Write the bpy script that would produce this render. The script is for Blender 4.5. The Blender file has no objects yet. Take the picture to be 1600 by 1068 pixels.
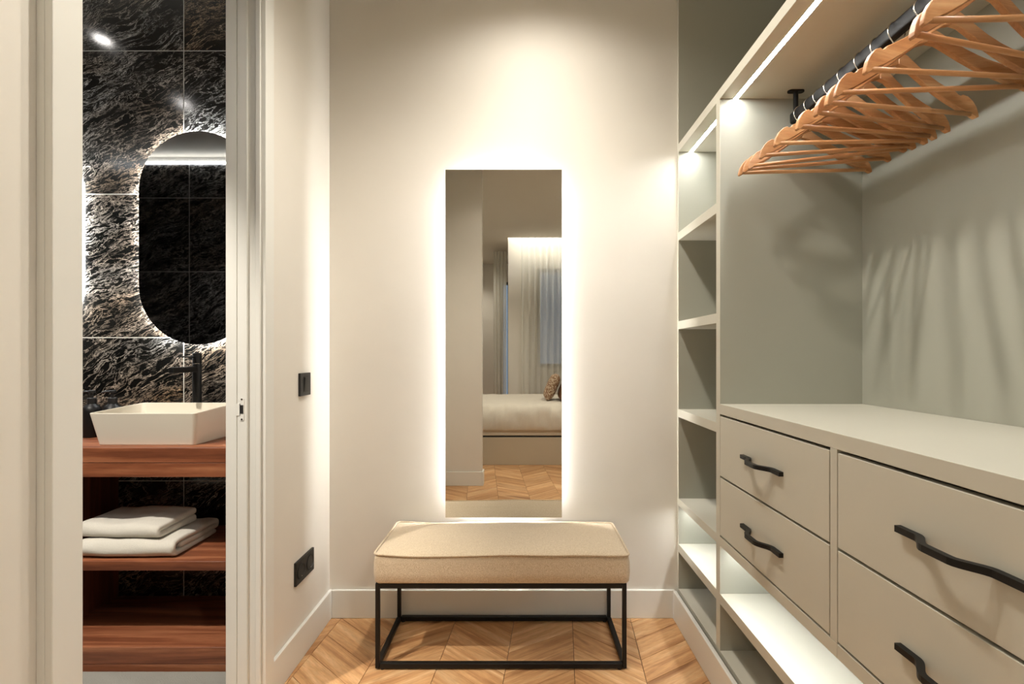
import bpy, bmesh, math, random
from mathutils import Vector, Matrix, noise

random.seed(7)
SC = bpy.context.scene
COL = SC.collection
PI = math.pi

# ------------------------------------------------------------------ camera
cam_d = bpy.data.cameras.new('camera')
cam = bpy.data.objects.new('camera', cam_d)
COL.objects.link(cam)
cam.location = (0, 0, 1.2)
cam.rotation_euler = (PI / 2, 0, 0)
cam_d.sensor_width = 36.0
cam_d.lens = 752 / 1600 * 36.0
cam_d.shift_x = -14 / 1600
cam_d.shift_y = 19 / 1600
cam_d.clip_start = 0.02
SC.camera = cam

# ------------------------------------------------------------------ world + exposure
W = bpy.data.worlds.new('dusk_world')
SC.world = W
W.use_nodes = True
bg = W.node_tree.nodes['Background']
bg.inputs[0].default_value = (0.36, 0.47, 0.62, 1)
bg.inputs[1].default_value = 0.55

SC.view_settings.view_transform = 'Standard'
SC.view_settings.look = 'None'
SC.view_settings.gamma = 1.0
SC.view_settings.use_curve_mapping = False
SC.view_settings.exposure = 0.70
SC.cycles.use_denoising = True
SC.cycles.max_bounces = 8
SC.cycles.diffuse_bounces = 3
SC.cycles.glossy_bounces = 6
SC.cycles.transparent_max_bounces = 12
SC.cycles.sample_clamp_indirect = 6.0
SC.cycles.caustics_reflective = False
SC.cycles.caustics_refractive = False

# lamp strengths, all in one place
E_MIRROR = 62.0        # LED behind the dressing mirror
E_LED = 50.0           # LED profile under the wardrobe top board
E_LED_LOW = 24.0       # LED profile under the drawers
E_BATH = 110.0          # LED behind the oval mirrors
P_SPOT = 24.0          # closet downlights (W)
P_BATH = 13.0
P_BED_FILL = 110.0  # fill lamps added in the bedroom
WARM = (1.0, 0.937, 0.838)
NEUTRAL = (1.0, 0.97, 0.93)

H_CEIL = 2.95
YW = 2.2               # end wall
XL = -0.875            # left wall face
XF = 0.714             # wardrobe front
XB = 1.225             # wardrobe back panel


def srgb(r, g, b):
    def f(c):
        c /= 255.0
        return c / 12.92 if c <= 0.04045 else ((c + 0.055) / 1.055) ** 2.4
    return (f(r), f(g), f(b), 1.0)


# ------------------------------------------------------------------ materials
MATS = {}


class NT:
    def __init__(self, name):
        self.m = bpy.data.materials.new(name)
        self.m.use_nodes = True
        self.t = self.m.node_tree
        self.b = self.t.nodes['Principled BSDF']
        self.out = self.t.nodes['Material Output']
        MATS[name] = self.m

    def n(self, kind, **kw):
        nd = self.t.nodes.new(kind)
        for k, v in kw.items():
            setattr(nd, k, v)
        return nd

    def l(self, a, b):
        self.t.links.new(a, b)

    def set(self, **kw):
        for k, v in kw.items():
            self.b.inputs[k.replace('_', ' ')].default_value = v

    def coords(self, kind='Object', scale=(1, 1, 1), rot=(0, 0, 0), rnd=0.0):
        if kind == 'World':
            src = self.n('ShaderNodeNewGeometry').outputs['Position']
        else:
            src = self.n('ShaderNodeTexCoord').outputs[kind]
        mp = self.n('ShaderNodeMapping')
        mp.inputs['Scale'].default_value = scale
        mp.inputs['Rotation'].default_value = rot
        self.l(src, mp.inputs['Vector'])
        if rnd:
            oi = self.n('ShaderNodeObjectInfo')
            mu = self.n('ShaderNodeMath', operation='MULTIPLY')
            mu.inputs[1].default_value = rnd
            self.l(oi.outputs['Random'], mu.inputs[0])
            ad = self.n('ShaderNodeVectorMath', operation='ADD')
            self.l(mp.outputs[0], ad.inputs[0])
            self.l(mu.outputs[0], ad.inputs[1])
            return ad.outputs[0]
        return mp.outputs[0]

    def noise(self, vec, scale, detail=4, rough=0.5, dist=0.0):
        nz = self.n('ShaderNodeTexNoise')
        nz.inputs['Scale'].default_value = scale
        nz.inputs['Detail'].default_value = detail
        nz.inputs['Roughness'].default_value = rough
        nz.inputs['Distortion'].default_value = dist
        self.l(vec, nz.inputs['Vector'])
        return nz.outputs['Fac']

    def ramp(self, fac, stops):
        r = self.n('ShaderNodeValToRGB')
        el = r.color_ramp.elements
        while len(el) < len(stops):
            el.new(0.5)
        for e, (p, c) in zip(el, stops):
            e.position = p
            e.color = c if len(c) == 4 else (*c, 1)
        self.l(fac, r.inputs[0])
        return r.outputs[0]

    def math(self, op, a, b=None):
        m = self.n('ShaderNodeMath', operation=op)
        for i, v in enumerate((a, b)):
            if v is None:
                continue
            if isinstance(v, (int, float)):
                m.inputs[i].default_value = v
            else:
                self.l(v, m.inputs[i])
        return m.outputs[0]

    def mix(self, fac, a, b, blend='MIX'):
        m = self.n('ShaderNodeMix', data_type='RGBA', blend_type=blend)
        for s, v in ((m.inputs[0], fac), (m.inputs[6], a), (m.inputs[7], b)):
            if isinstance(v, (int, float, tuple)):
                s.default_value = v
            else:
                self.l(v, s)
        return m.outputs[2]

    def bump(self, h, strength=0.2, dist=0.01):
        b = self.n('ShaderNodeBump')
        b.inputs['Strength'].default_value = strength
        b.inputs['Distance'].default_value = dist
        self.l(h, b.inputs['Height'])
        self.l(b.outputs[0], self.b.inputs['Normal'])


def plain(name, col, rough=0.5, metal=0.0, bump=0.0, bscale=60.0, vary=0.03, spec=0.5):
    t = NT(name)
    v = t.coords('World')
    nz = t.noise(v, 2.2, 4, 0.55)
    c0 = tuple(max(0, c * (1 - vary)) for c in col[:3]) + (1,)
    c1 = tuple(min(1, c * (1 + vary)) for c in col[:3]) + (1,)
    t.l(t.ramp(nz, [(0.3, c0), (0.7, c1)]), t.b.inputs['Base Color'])
    t.set(Roughness=rough, Metallic=metal)
    t.b.inputs['Specular IOR Level'].default_value = spec
    if bump:
        t.bump(t.noise(v, bscale, 5, 0.6), bump, 0.004)
    return t


plain('cream_plaster', srgb(227, 222, 212), 0.62, bump=0.05, bscale=40, vary=0.025)
plain('ceiling_paint', srgb(214, 207, 194), 0.8, vary=0.01)
plain('white_trim', srgb(228, 227, 220), 0.4, vary=0.012)
plain('greige_lacquer', srgb(198, 195, 181), 0.42, bump=0.03, bscale=500, vary=0.015)
plain('greige_panel', srgb(168, 168, 155), 0.5, bump=0.03, bscale=500, vary=0.015)  # darker greige, stands in for shade on the interior side panels
plain('black_metal', srgb(15, 14, 13), 0.45, bump=0.03, bscale=300, vary=0.1, spec=0.3)
plain('black_plastic', srgb(20, 19, 18), 0.5, vary=0.05)
plain('dark_gap', srgb(24, 20, 17), 0.8)
plain('chrome', srgb(220, 216, 208), 0.18, metal=1.0, vary=0.01)
plain('ceramic', srgb(220, 212, 196), 0.28, vary=0.01)
plain('grout', srgb(205, 202, 194), 0.8, vary=0.04)
plain('bed_paint', srgb(196, 184, 162), 0.5, vary=0.015)
plain('bath_stone', srgb(92, 90, 84), 0.5, vary=0.1, bump=0.05)
plain('brown_leather', srgb(120, 82, 58), 0.6, vary=0.05)
plain('window_paint', srgb(90, 95, 105), 0.5)
plain('rug_grey', srgb(150, 148, 140), 0.95, bump=0.9, bscale=260, vary=0.1)

t = NT('mirror_glass')
t.set(Base_Color=(0.77, 0.76, 0.72, 1), Metallic=1.0, Roughness=0.0)
t = NT('mirror_glass_tinted')
t.set(Base_Color=(0.42, 0.42, 0.42, 1), Metallic=1.0, Roughness=0.02)


def emit(name, col, s):
    t = NT(name)
    t.set(Base_Color=(0.8, 0.8, 0.8, 1), Emission_Color=(*col, 1), Emission_Strength=s)
    return t


emit('led_mirror', (1.0, 0.985, 0.965), E_MIRROR)
emit('led_wardrobe', (1.0, 0.995, 0.97), E_LED)
emit('led_low', (0.99, 1.0, 0.99), E_LED_LOW)
emit('led_bath', (0.95, 0.98, 1.0), E_BATH)
emit('led_cove', (1.0, 0.98, 0.94), 170.0)
emit('led_washer', (0.95, 0.98, 1.0), 14.0)
emit('lamp_lens', (1.0, 0.86, 0.68), 20.0)
emit('lamp_lens_cool', (1.0, 0.95, 0.9), 40.0)

# window glass (bluish, thin)
t = NT('window_glass')
t.set(Base_Color=(0.8, 0.88, 0.95, 1), Roughness=0.02, Transmission_Weight=1.0, IOR=1.05)

# sheer curtain
t = NT('sheer_fabric')
tr = t.n('ShaderNodeBsdfTransparent')
di = t.n('ShaderNodeBsdfDiffuse')
di.inputs[0].default_value = srgb(240, 238, 230)
tl = t.n('ShaderNodeBsdfTranslucent')
tl.inputs[0].default_value = srgb(240, 238, 230)
m1 = t.n('ShaderNodeMixShader')
m1.inputs[0].default_value = 0.35
t.l(di.outputs[0], m1.inputs[1]); t.l(tl.outputs[0], m1.inputs[2])
m2 = t.n('ShaderNodeMixShader')
v = t.coords('Object', (260, 1, 260))
t.l(t.ramp(t.noise(v, 1.0, 2), [(0.3, (0.68,) * 3), (0.7, (0.84,) * 3)]), m2.inputs[0])
t.l(tr.outputs[0], m2.inputs[1]); t.l(m1.outputs[0], m2.inputs[2])
t.l(m2.outputs[0], t.out.inputs[0])


def wood(name, cols, axis=0, scale=1.0, rough=0.45, rnd=20.0, stretch=0.06, knots=False, contrast=1.0, tone=0.0):
    """grain running along local axis (0 = x)"""
    t = NT(name)
    sc = [1.0, 1.0, 1.0]
    sc[axis] = stretch
    v = t.coords('Object', tuple(s * scale for s in sc), rnd=rnd)
    g = t.noise(v, 22, 8, 0.62, 0.6)
    v2 = t.coords('Object', tuple(s * scale * (1 if s == 1 else 2) for s in sc), rnd=rnd)
    g2 = t.noise(v2, 160, 4, 0.6, 0.2)
    c = t.ramp(g, [(0.30, cols[0]), (0.5, cols[1]), (0.70, cols[2])])
    f = t.ramp(g2, [(0.35, (0.72, 0.70, 0.68)), (0.6, (1, 1, 1))])
    c = t.mix(0.55 * contrast, c, f, 'MULTIPLY')
    if knots:
        vk = t.coords('Object', (0.35 * scale, 1 * scale, 1 * scale), rnd=rnd * 0.7)
        k = t.noise(vk, 9, 2, 0.4, 1.2)
        kd = t.ramp(k, [(0.66, (1, 1, 1)), (0.78, (0.42, 0.30, 0.22))])
        c = t.mix(0.85, c, kd, 'MULTIPLY')
    if tone:
        oi = t.n('ShaderNodeObjectInfo')
        tn = t.ramp(oi.outputs['Random'], [(0.0, (1 - tone, 1 - tone * 1.15, 1 - tone * 1.3)), (1.0, (1, 1, 1))])
        c = t.mix(1.0, c, tn, 'MULTIPLY')
    t.l(c, t.b.inputs['Base Color'])
    t.set(Roughness=rough)
    t.bump(g2, 0.12, 0.002)
    return t


wood('oak_plank', [srgb(176, 122, 76), srgb(222, 172, 120), srgb(246, 208, 160)], 0, 1.0, 0.42, 37.0, 0.07, True, 1.0, 0.28)
wood('oak_far', [srgb(158, 112, 70), srgb(190, 142, 96), srgb(214, 170, 122)], 0, 1.0, 0.42, 0.0, 0.07)
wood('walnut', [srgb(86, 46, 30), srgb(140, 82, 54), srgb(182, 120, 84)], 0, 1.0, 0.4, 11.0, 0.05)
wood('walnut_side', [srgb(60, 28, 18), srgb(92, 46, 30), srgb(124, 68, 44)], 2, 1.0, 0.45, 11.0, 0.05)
wood('beech', [srgb(176, 116, 70), srgb(206, 150, 100), srgb(228, 182, 134)], 0, 1.2, 0.38, 9.0, 0.06, False, 0.8, 0.30)

# bouclé bench fabric
t = NT('bench_fabric')
v = t.coords('World')
f = t.noise(v, 420, 3, 0.7)
g = t.noise(v, 90, 4, 0.6)
c = t.ramp(f, [(0.3, srgb(178, 154, 122)), (0.55, srgb(214, 196, 168)), (0.75, srgb(236, 222, 198))])
c = t.mix(0.25, c, t.ramp(g, [(0.3, (0.75, 0.72, 0.68)), (0.7, (1, 1, 1))]), 'MULTIPLY')
t.l(c, t.b.inputs['Base Color'])
t.set(Roughness=0.95)
t.b.inputs['Sheen Weight'].default_value = 0.3
t.bump(f, 0.5, 0.003)


def cloth(name, col, sc, st):
    t = NT(name)
    v = t.coords('World')
    f = t.noise(v, sc, 3, 0.7)
    c0 = tuple(c * 0.82 for c in col[:3])
    t.l(t.ramp(f, [(0.3, c0), (0.7, col)]), t.b.inputs['Base Color'])
    t.set(Roughness=0.95)
    t.b.inputs['Sheen Weight'].default_value = 0.3
    t.bump(f, st, 0.003)


cloth('terry', srgb(242, 236, 222), 450, 0.9)
cloth('linen', srgb(228, 220, 204), 200, 0.15)
# patterned cushion
t = NT('cushion_weave')
v = t.coords('Object', (60, 60, 60))
vo = t.n('ShaderNodeTexVoronoi')
vo.inputs['Scale'].default_value = 1.0
t.l(v, vo.inputs['Vector'])
t.l(t.ramp(vo.outputs['Distance'], [(0.25, srgb(214, 196, 170)), (0.55, srgb(140, 108, 82))]), t.b.inputs['Base Color'])
t.set(Roughness=0.9)

# black marble
t = NT('black_marble')
v = t.coords('World', (1.0, 1.0, 1.0), (0, math.radians(26), 0), rnd=3.0)
mp = t.n('ShaderNodeMapping'); mp.inputs['Scale'].default_value = (0.30, 1.0, 1.2)
t.l(v, mp.inputs['Vector'])
wn = t.n('ShaderNodeTexNoise')
wn.inputs['Scale'].default_value = 2.2
wn.inputs['Detail'].default_value = 3
t.l(v, wn.inputs['Vector'])
wa = t.n('ShaderNodeVectorMath', operation='MULTIPLY_ADD')
t.l(wn.outputs['Color'], wa.inputs[0])
wa.inputs[1].default_value = (0.22, 0.22, 0.22)
t.l(v, wa.inputs[2])
t.l(wa.outputs[0], mp.inputs['Vector'])
vv = mp.outputs[0]


def vein(scale, width, detail, dist, lo=0.45, hi=0.6, mscale=2.5):
    n_ = t.noise(vv, scale, detail, 0.66, dist)
    a = t.math('ABSOLUTE', t.math('SUBTRACT', n_, 0.5))
    r = t.ramp(a, [(0.0, (1, 1, 1)), (width, (0, 0, 0))])
    mk = t.ramp(t.noise(vv, mscale, 4, 0.6, 0.5), [(lo, (0, 0, 0)), (hi, (1, 1, 1))])
    return t.math('MULTIPLY', r, mk)


v1 = vein(4.0, 0.0034, 9, 0.6, 0.44, 0.58, 4.0)
v2 = vein(13.0, 0.0085, 9, 0.5, 0.40, 0.58, 7.0)
v3 = vein(38.0, 0.026, 9, 0.4, 0.38, 0.58, 9.0)
hair = t.ramp(t.noise(vv, 42, 9, 0.75, 0.4), [(0.56, (0, 0, 0)), (0.74, (1, 1, 1))])
cloud = t.noise(vv, 4, 9, 0.68, 0.6)
hmask = t.ramp(cloud, [(0.40, (0, 0, 0)), (0.66, (1, 1, 1))])
base = t.ramp(cloud, [(0.40, srgb(12, 12, 11)), (0.60, srgb(26, 25, 23)), (0.80, srgb(54, 50, 44))])
warmc = t.ramp(t.noise(vv, 1.6, 3), [(0.48, srgb(238, 235, 228)), (0.72, srgb(208, 170, 128))])
c = t.mix(t.math('MULTIPLY', t.math('MULTIPLY', hair, hmask), 0.22), base, warmc)
c = t.mix(t.math('MULTIPLY', v3, 0.4), c, warmc)
c = t.mix(t.math('MULTIPLY', v2, 0.8), c, warmc)
c = t.mix(t.math('MULTIPLY', v1, 0.9), c, warmc)
t.l(c, t.b.inputs['Base Color'])
t.set(Roughness=0.12)


# ------------------------------------------------------------------ mesh helpers
WLOC = {}


def wl(o):
    return WLOC.get(o.name, Vector((0, 0, 0))) if o else Vector((0, 0, 0))


def empty(name, loc, parent=None):
    o = bpy.data.objects.new(name, None)
    o.empty_display_size = 0.05
    COL.objects.link(o)
    loc = Vector(loc)
    o.location = loc - wl(parent)
    if parent:
        o.parent = parent
    WLOC[o.name] = loc
    return o


def tag(o, label=None, cat=None, group=None, kind=None):
    if label: o['label'] = label
    if cat: o['category'] = cat
    if group: o['group'] = group
    if kind: o['kind'] = kind
    return o


def mk(name, bm, mat, parent=None, smooth=False, local=False, sub=0, origin=None):
    """link bm (world coordinates) as one mesh; origin goes to its base centre"""
    bmesh.ops.recalc_face_normals(bm, faces=bm.faces)
    me = bpy.data.meshes.new(name)
    xs = [v.co for v in bm.verts]
    if local:
        c = Vector((0, 0, 0))
    elif origin is not None:
        c = Vector(origin)
    else:
        lo = Vector([min(p[i] for p in xs) for i in range(3)])
        hi = Vector([max(p[i] for p in xs) for i in range(3)])
        c = Vector(((lo.x + hi.x) / 2, (lo.y + hi.y) / 2, lo.z))
    bmesh.ops.translate(bm, verts=bm.verts, vec=-c)
    if smooth:
        for f in bm.faces: f.smooth = True
    bm.to_mesh(me)
    bm.free()
    me.materials.append(MATS[mat])
    o = bpy.data.objects.new(name, me)
    COL.objects.link(o)
    if local:
        o.parent = parent
    else:
        o.location = c - wl(parent)
        if parent: o.parent = parent
        WLOC[o.name] = c
    if sub:
        s = o.modifiers.new('sub', 'SUBSURF'); s.levels = sub; s.render_levels = sub
    return o


def box(bm, x0, x1, y0, y1, z0, z1, bev=0.0, seg=2):
    vs = [bm.verts.new(p) for p in ((x0, y0, z0), (x1, y0, z0), (x1, y1, z0), (x0, y1, z0),
                                    (x0, y0, z1), (x1, y0, z1), (x1, y1, z1), (x0, y1, z1))]
    fs = [bm.faces.new([vs[i] for i in q]) for q in ((0, 3, 2, 1), (4, 5, 6, 7), (0, 1, 5, 4), (1, 2, 6, 5), (2, 3, 7, 6), (3, 0, 4, 7))]
    if bev:
        es = list({e for f in fs for e in f.edges})
        bmesh.ops.bevel(bm, geom=es, offset=bev, segments=seg, profile=0.5, affect='EDGES')
    return bm


def B(x0, x1, y0, y1, z0, z1, bev=0.0, seg=2):
    return box(bmesh.new(), x0, x1, y0, y1, z0, z1, bev, seg)


def boxes(lst, bev=0.0):
    bm = bmesh.new()
    for q in lst: box(bm, *q, bev)
    return bm


def tube(bm, pts, r, n=10, closed=False, caps=True, ry=None, up=Vector((0, 0, 1))):
    pts = [Vector(p) for p in pts]
    N = len(pts)
    rings = []
    for i, p in enumerate(pts):
        a = pts[(i - 1) % N] if (closed or i > 0) else p
        b = pts[(i + 1) % N] if (closed or i < N - 1) else p
        d = (b - a).normalized()
        u = up if abs(d.dot(up)) < 0.95 else Vector((1, 0, 0))
        s = d.cross(u).normalized()
        w = s.cross(d).normalized()
        rr = r[i] if isinstance(r, (list, tuple)) else r
        r2 = ry if ry is not None else rr
        rings.append([bm.verts.new(p + s * (math.cos(2 * PI * k / n) * rr) + w * (math.sin(2 * PI * k / n) * r2)) for k in range(n)])
    for i in range(N if closed else N - 1):
        A, C = rings[i], rings[(i + 1) % N]
        for k in range(n):
            bm.faces.new((A[k], A[(k + 1) % n], C[(k + 1) % n], C[k]))
    if caps and not closed:
        bm.faces.new(rings[0][::-1]); bm.faces.new(rings[-1])
    return bm


def lathe(bm, prof, cx, cy, n=20):
    rings = []
    for r, z in prof:
        rings.append([bm.verts.new((cx + r * math.cos(2 * PI * k / n), cy + r * math.sin(2 * PI * k / n), z)) for k in range(n)])
    for A, C in zip(rings, rings[1:]):
        for k in range(n):
            bm.faces.new((A[k], A[(k + 1) % n], C[(k + 1) % n], C[k]))
    bm.faces.new(rings[0][::-1]); bm.faces.new(rings[-1])
    return bm


def prism(bm, outline, fn):
    """outline: list of 2-D points; fn(p, s) gives the 3-D point on side s (0/1)"""
    a = [bm.verts.new(fn(p, 0)) for p in outline]
    b = [bm.verts.new(fn(p, 1)) for p in outline]
    n = len(outline)
    bm.faces.new(a[::-1]); bm.faces.new(b)
    for i in range(n):
        bm.faces.new((a[i], a[(i + 1) % n], b[(i + 1) % n], b[i]))
    return bm


def struct(name, bm, mat, parent=None, **kw):
    o = mk(name, bm, mat, parent, **kw)
    if parent is None: o['kind'] = 'structure'
    return o


# ================================================================== THE SETTING
# floor: sub-floor slab + chevron planks
floor = struct('floor', B(-1.8, 1.8, -5.2, 2.4, -0.12, -0.012), 'oak_far')
sub = mk('screed', boxes([(-0.93, 1.3, -1.05, 2.3, -0.0118, -0.004)]), 'dark_gap', floor)

ANG = math.atan(64 / 752)           # the floor runs a few degrees off the walls
CW, PITCH, CHEV = 0.262, 0.132, math.radians(35.7)
rise = CW * math.tan(CHEV)
gap = 0.0009


def plank_mesh(s):
    """parallelogram one column wide; s=+1 climbs towards +x; long axis = local x"""
    a = CHEV * s
    pts = []
    for (x, y) in ((gap, gap), (CW - gap, gap), (CW - gap, PITCH - gap), (gap, PITCH - gap)):
        p = Vector((x - CW / 2, y + s * (x - CW / 2) / CW * rise - PITCH / 2))
        pts.append((p.x * math.cos(-a) - p.y * math.sin(-a), p.x * math.sin(-a) + p.y * math.cos(-a)))
    bm = bmesh.new()
    prism(bm, pts, lambda p, k: (p[0], p[1], -0.006 + 0.006 * k))
    top = [e for e in bm.edges if all(v.co.z > -0.001 for v in e.verts)]
    bmesh.ops.bevel(bm, geom=top, offset=0.0008, segments=1, affect='EDGES')
    bmesh.ops.recalc_face_normals(bm, faces=bm.faces)
    me = bpy.data.meshes.new('plank')
    bm.to_mesh(me); bm.free()
    me.materials.append(MATS['oak_plank'])
    return me


PM = {1: plank_mesh(1), -1: plank_mesh(-1)}
# seams cross the line y = 2.174 at x = 0.2324 + k * spacing ; (sin, cos) is the seam direction
sd = Vector((math.sin(ANG), math.cos(ANG))); sn = Vector((math.cos(ANG), -math.sin(ANG)))
P0 = Vector((0.2324, 2.174))
random.seed(3)
CLIPS = {'closet': [((-0.88, 0), (-1, 0)), ((0.80, 0), (1, 0)), ((0, 2.2), (0, 1))]}


def clip_plank(me, c, rot):
    """cut a border plank along the walls; None when nothing is left"""
    bm = bmesh.new(); bm.from_mesh(me)
    M = Matrix.Translation((c.x, c.y, 0)) @ Matrix.Rotation(rot, 4, 'Z')
    Mi = M.inverted()
    cut = False
    for (p, n_) in CLIPS['closet']:
        if not any(((M @ v.co).x - p[0]) * n_[0] + ((M @ v.co).y - p[1]) * n_[1] > 1e-5 for v in bm.verts): continue
        cut = True
        r = bmesh.ops.bisect_plane(bm, geom=bm.verts[:] + bm.edges[:] + bm.faces[:], plane_co=Mi @ Vector((*p, 0)),
                                   plane_no=Mi.to_3x3() @ Vector((*n_, 0)), clear_outer=True)
        if not bm.faces: bm.free(); return None
        bmesh.ops.holes_fill(bm, edges=[e for e in bm.edges if e.is_boundary], sides=0)
    if not cut:
        bm.free(); return me
    m2 = bpy.data.meshes.new('plank'); bm.to_mesh(m2); bm.free()
    m2.materials.append(MATS['oak_plank'])
    return m2


for k in range(-7, 4):
    s = -1 if k % 2 == 0 else 1          # column right of seam k=0 falls to the right
    for j in range(-28, 8):
        c = P0 + sn * (k + 0.5) * CW + sd * (j * PITCH + 0.03)
        if not (-1.05 < c.x < 0.95 and -1.0 < c.y < 2.45):
            continue
        if c.y < -0.2 and not -0.62 < c.x < 0.75:
            continue
        rot = CHEV * s - ANG
        me = PM[s] if c.y < -0.2 else clip_plank(PM[s], c, rot)
        if me is None: continue
        o = bpy.data.objects.new('plank', me)
        COL.objects.link(o)
        o.parent = floor
        o.location = Vector((c.x, c.y, 0)) - wl(floor)
        o.rotation_euler = (0, 0, rot)

struct('floor_bathroom', B(-3.8, -0.93, 0.0, 2.3, -0.1, 0.004), 'bath_stone')
struct('ceiling', boxes([(-3.9, 1.8, -2.9, 2.4, H_CEIL, 3.15), (-1.8, -0.2, -5.2, -2.9, H_CEIL, 3.15), (-0.2, 1.8, -3.3, -2.9, 3.10, 3.15)]), 'ceiling_paint')
struct('wall_back', B(-0.975, 1.4, YW, 2.32, 0, H_CEIL), 'cream_plaster')
struct('wall_right', B(1.26, 1.4, -0.17, YW, 0, H_CEIL), 'cream_plaster')
D0, D1, DH = 0.92, 1.602, 2.52
struct('wall_left', boxes([(-0.975, XL, -0.07, D0, 0, H_CEIL), (-0.975, XL, D1, YW, 0, H_CEIL), (-0.975, XL, D0, D1, DH, H_CEIL)]), 'cream_plaster')
struct('wall_entry', boxes([(-1.6, -0.357, -0.17, -0.07, 0, H_CEIL)]), 'cream_plaster')


def baseboard(name, x0, x1, y0, y1, h=0.128):
    return struct(name, B(x0, x1, y0, y1, 0.0, h, 0.003), 'white_trim')


baseboard('baseboard_back', XL + 0.014, 0.70, YW - 0.014, YW)
baseboard('baseboard_left', XL, XL + 0.014, 1.652, YW)
baseboard('baseboard_near', XL, XL + 0.014, -0.056, 0.866)
baseboard('baseboard_entry', XL, -0.357, -0.07, -0.056)
baseboard('baseboard_corner', -0.357, -0.343, -0.17, -0.056)
baseboard('baseboard_right', 0.690, 0.706, -0.05, YW - 0.014, 0.128)

# doorway to the bathroom
d1 = tag(empty('door_1', (XL, 1.26, 0)), kind='structure')
mk('jamb', boxes([(-0.975, -0.940, 1.590, D1, 0, DH), (-0.937, -0.906, 1.590, D1, 0, DH), (-0.940, -0.937, 1.593, D1, 0, DH), (-0.906, XL, 1.5975, D1, 0, DH)]), 'white_trim', d1)
mk('jamb', boxes([(-0.975, -0.906, D0, 0.932, 0, DH), (-0.906, XL, D0, 0.9245, 0, DH)]), 'white_trim', d1)
mk('threshold', B(-0.975, -0.872, 0.932, 1.590, -0.003, 0.006, 0.002), 'oak_far', d1)
mk('lintel', B(-0.975, XL, D0, D1, DH - 0.012, DH), 'white_trim', d1)


def architrave(y_in, y_out, hh):
    """stepped casing; y_in is the opening side"""
    s = 1 if y_out > y_in else -1
    q = lambda a, b: (min(a, b), max(a, b))
    bm = bmesh.new()
    box(bm, XL, -0.860, *q(y_in - 0.003 * s, y_out), 0, hh, 0.0015)
    box(bm, -0.860, -0.845, *q(y_in + 0.005 * s, y_out), 0, hh, 0.002)
    return bm


mk('architrave', architrave(1.589, 1.648, DH + 0.06), 'white_trim', d1)
mk('architrave', architrave(0.934, 0.868, DH + 0.06), 'white_trim', d1)
mk('architrave', B(XL, -0.845, 0.934, 1.589, DH - 0.006, DH + 0.06, 0.002), 'white_trim', d1)
# strike plate
sp = bmesh.new()
ol = []
for k in range(16):
    a = 2 * PI * k / 16
    ol.append((0.0075 * math.cos(a), (0.031 if math.sin(a) >= 0 else -0.031) + 0.0075 * math.sin(a)))
prism(sp, ol, lambda p, k: (-0.9215 + p[0], 1.5900 - 0.0016 * k, 1.018 + p[1]))
box(sp, -0.939, -0.926, 1.5884, 1.5900, 0.997, 1.037)
spo = mk('strike_plate', sp, 'white_trim', d1)
mk('latch_hole', B(-0.9255, -0.9165, 1.5875, 1.5885, 1.004, 1.032), 'dark_gap', spo)
for z in (0.985, 1.051):
    c = bmesh.new()
    tube(c, [(-0.9215, 1.5885, z), (-0.9215, 1.5876, z)], 0.003, 8)
    mk('screw', c, 'chrome', spo)

# bathroom shell with tiles
TH = 0.655


def tiles(name, wallbox, plane, x_seams, y, facing):
    w = struct(name, B(*wallbox), 'grout')
    zs = [-0.034 + TH * k for k in range(0, 6)]
    for a, b in zip(x_seams, x_seams[1:]):
        for z0, z1 in zip(zs, zs[1:]):
            z0c, z1c = max(z0, 0.005), min(z1, H_CEIL - 0.05 if facing < 0 else 2.88)
            if z1c - z0c < 0.03: continue
            g = 0.0021
            if plane == 'y':
                q = (a + g, b - g, *sorted((y, y - 0.008 * facing)), z0c + g, z1c - g)
            else:
                q = (*sorted((y, y - 0.008 * facing)), a + g, b - g, z0c + g, z1c - g)
            mk('tile', B(*q, 0.0006, 1), 'black_marble', w)
    return w


tiles('wall_bathroom_back', (-3.8, -0.975, 2.2012, 2.32, 0, H_CEIL), 'y', [-3.7, -2.852, -1.542, -0.98], 2.208, 1)
tiles('wall_bathroom_front', (-3.8, -0.975, -0.06, 0.0788, 0, H_CEIL), 'y', [-3.7, -2.944, -1.634, -0.98], 0.072, -1)
tiles('wall_bathroom_left', (-3.8, -3.7032, 0.072, 2.208, 0, H_CEIL), 'x', [0.08, 1.0, 2.19], -3.71, -1)

# ---- bedroom shell (seen in the dressing mirror)
struct('wall_bedroom_left', B(-1.8, -1.6, -5.2, -0.07, 0, H_CEIL), 'cream_plaster')
struct('wall_bedroom_right', B(1.6, 1.8, -3.3, -0.05, 0, 3.1), 'cream_plaster')
struct('wall_bedroom_near', B(1.255, 1.6, -0.17, -0.05, 0, H_CEIL), 'cream_plaster')
WX0, WX1, WZ0, WZ1 = 0.25, 1.15, 1.0, 2.53
struct('wall_bedroom_window', boxes([(-0.2, WX0, -3.30, -3.15, 0, 3.1), (WX1, 1.6, -3.30, -3.15, 0, 3.1),
                                     (WX0, WX1, -3.30, -3.15, 0, WZ0), (WX0, WX1, -3.30, -3.15, WZ1, 3.1)]), 'cream_plaster')
struct('wall_recess_right', B(-0.2, -0.05, -5.0, -3.30, 0, H_CEIL), 'cream_plaster')
struct('wall_recess_back', boxes([(-1.6, -0.40, -5.15, -5.0, 0, H_CEIL), (-0.40, -0.2, -5.15, -5.0, 2.60, H_CEIL), (-0.21, -0.05, -5.15, -5.0, 0, 2.60)]), 'cream_plaster')


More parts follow.
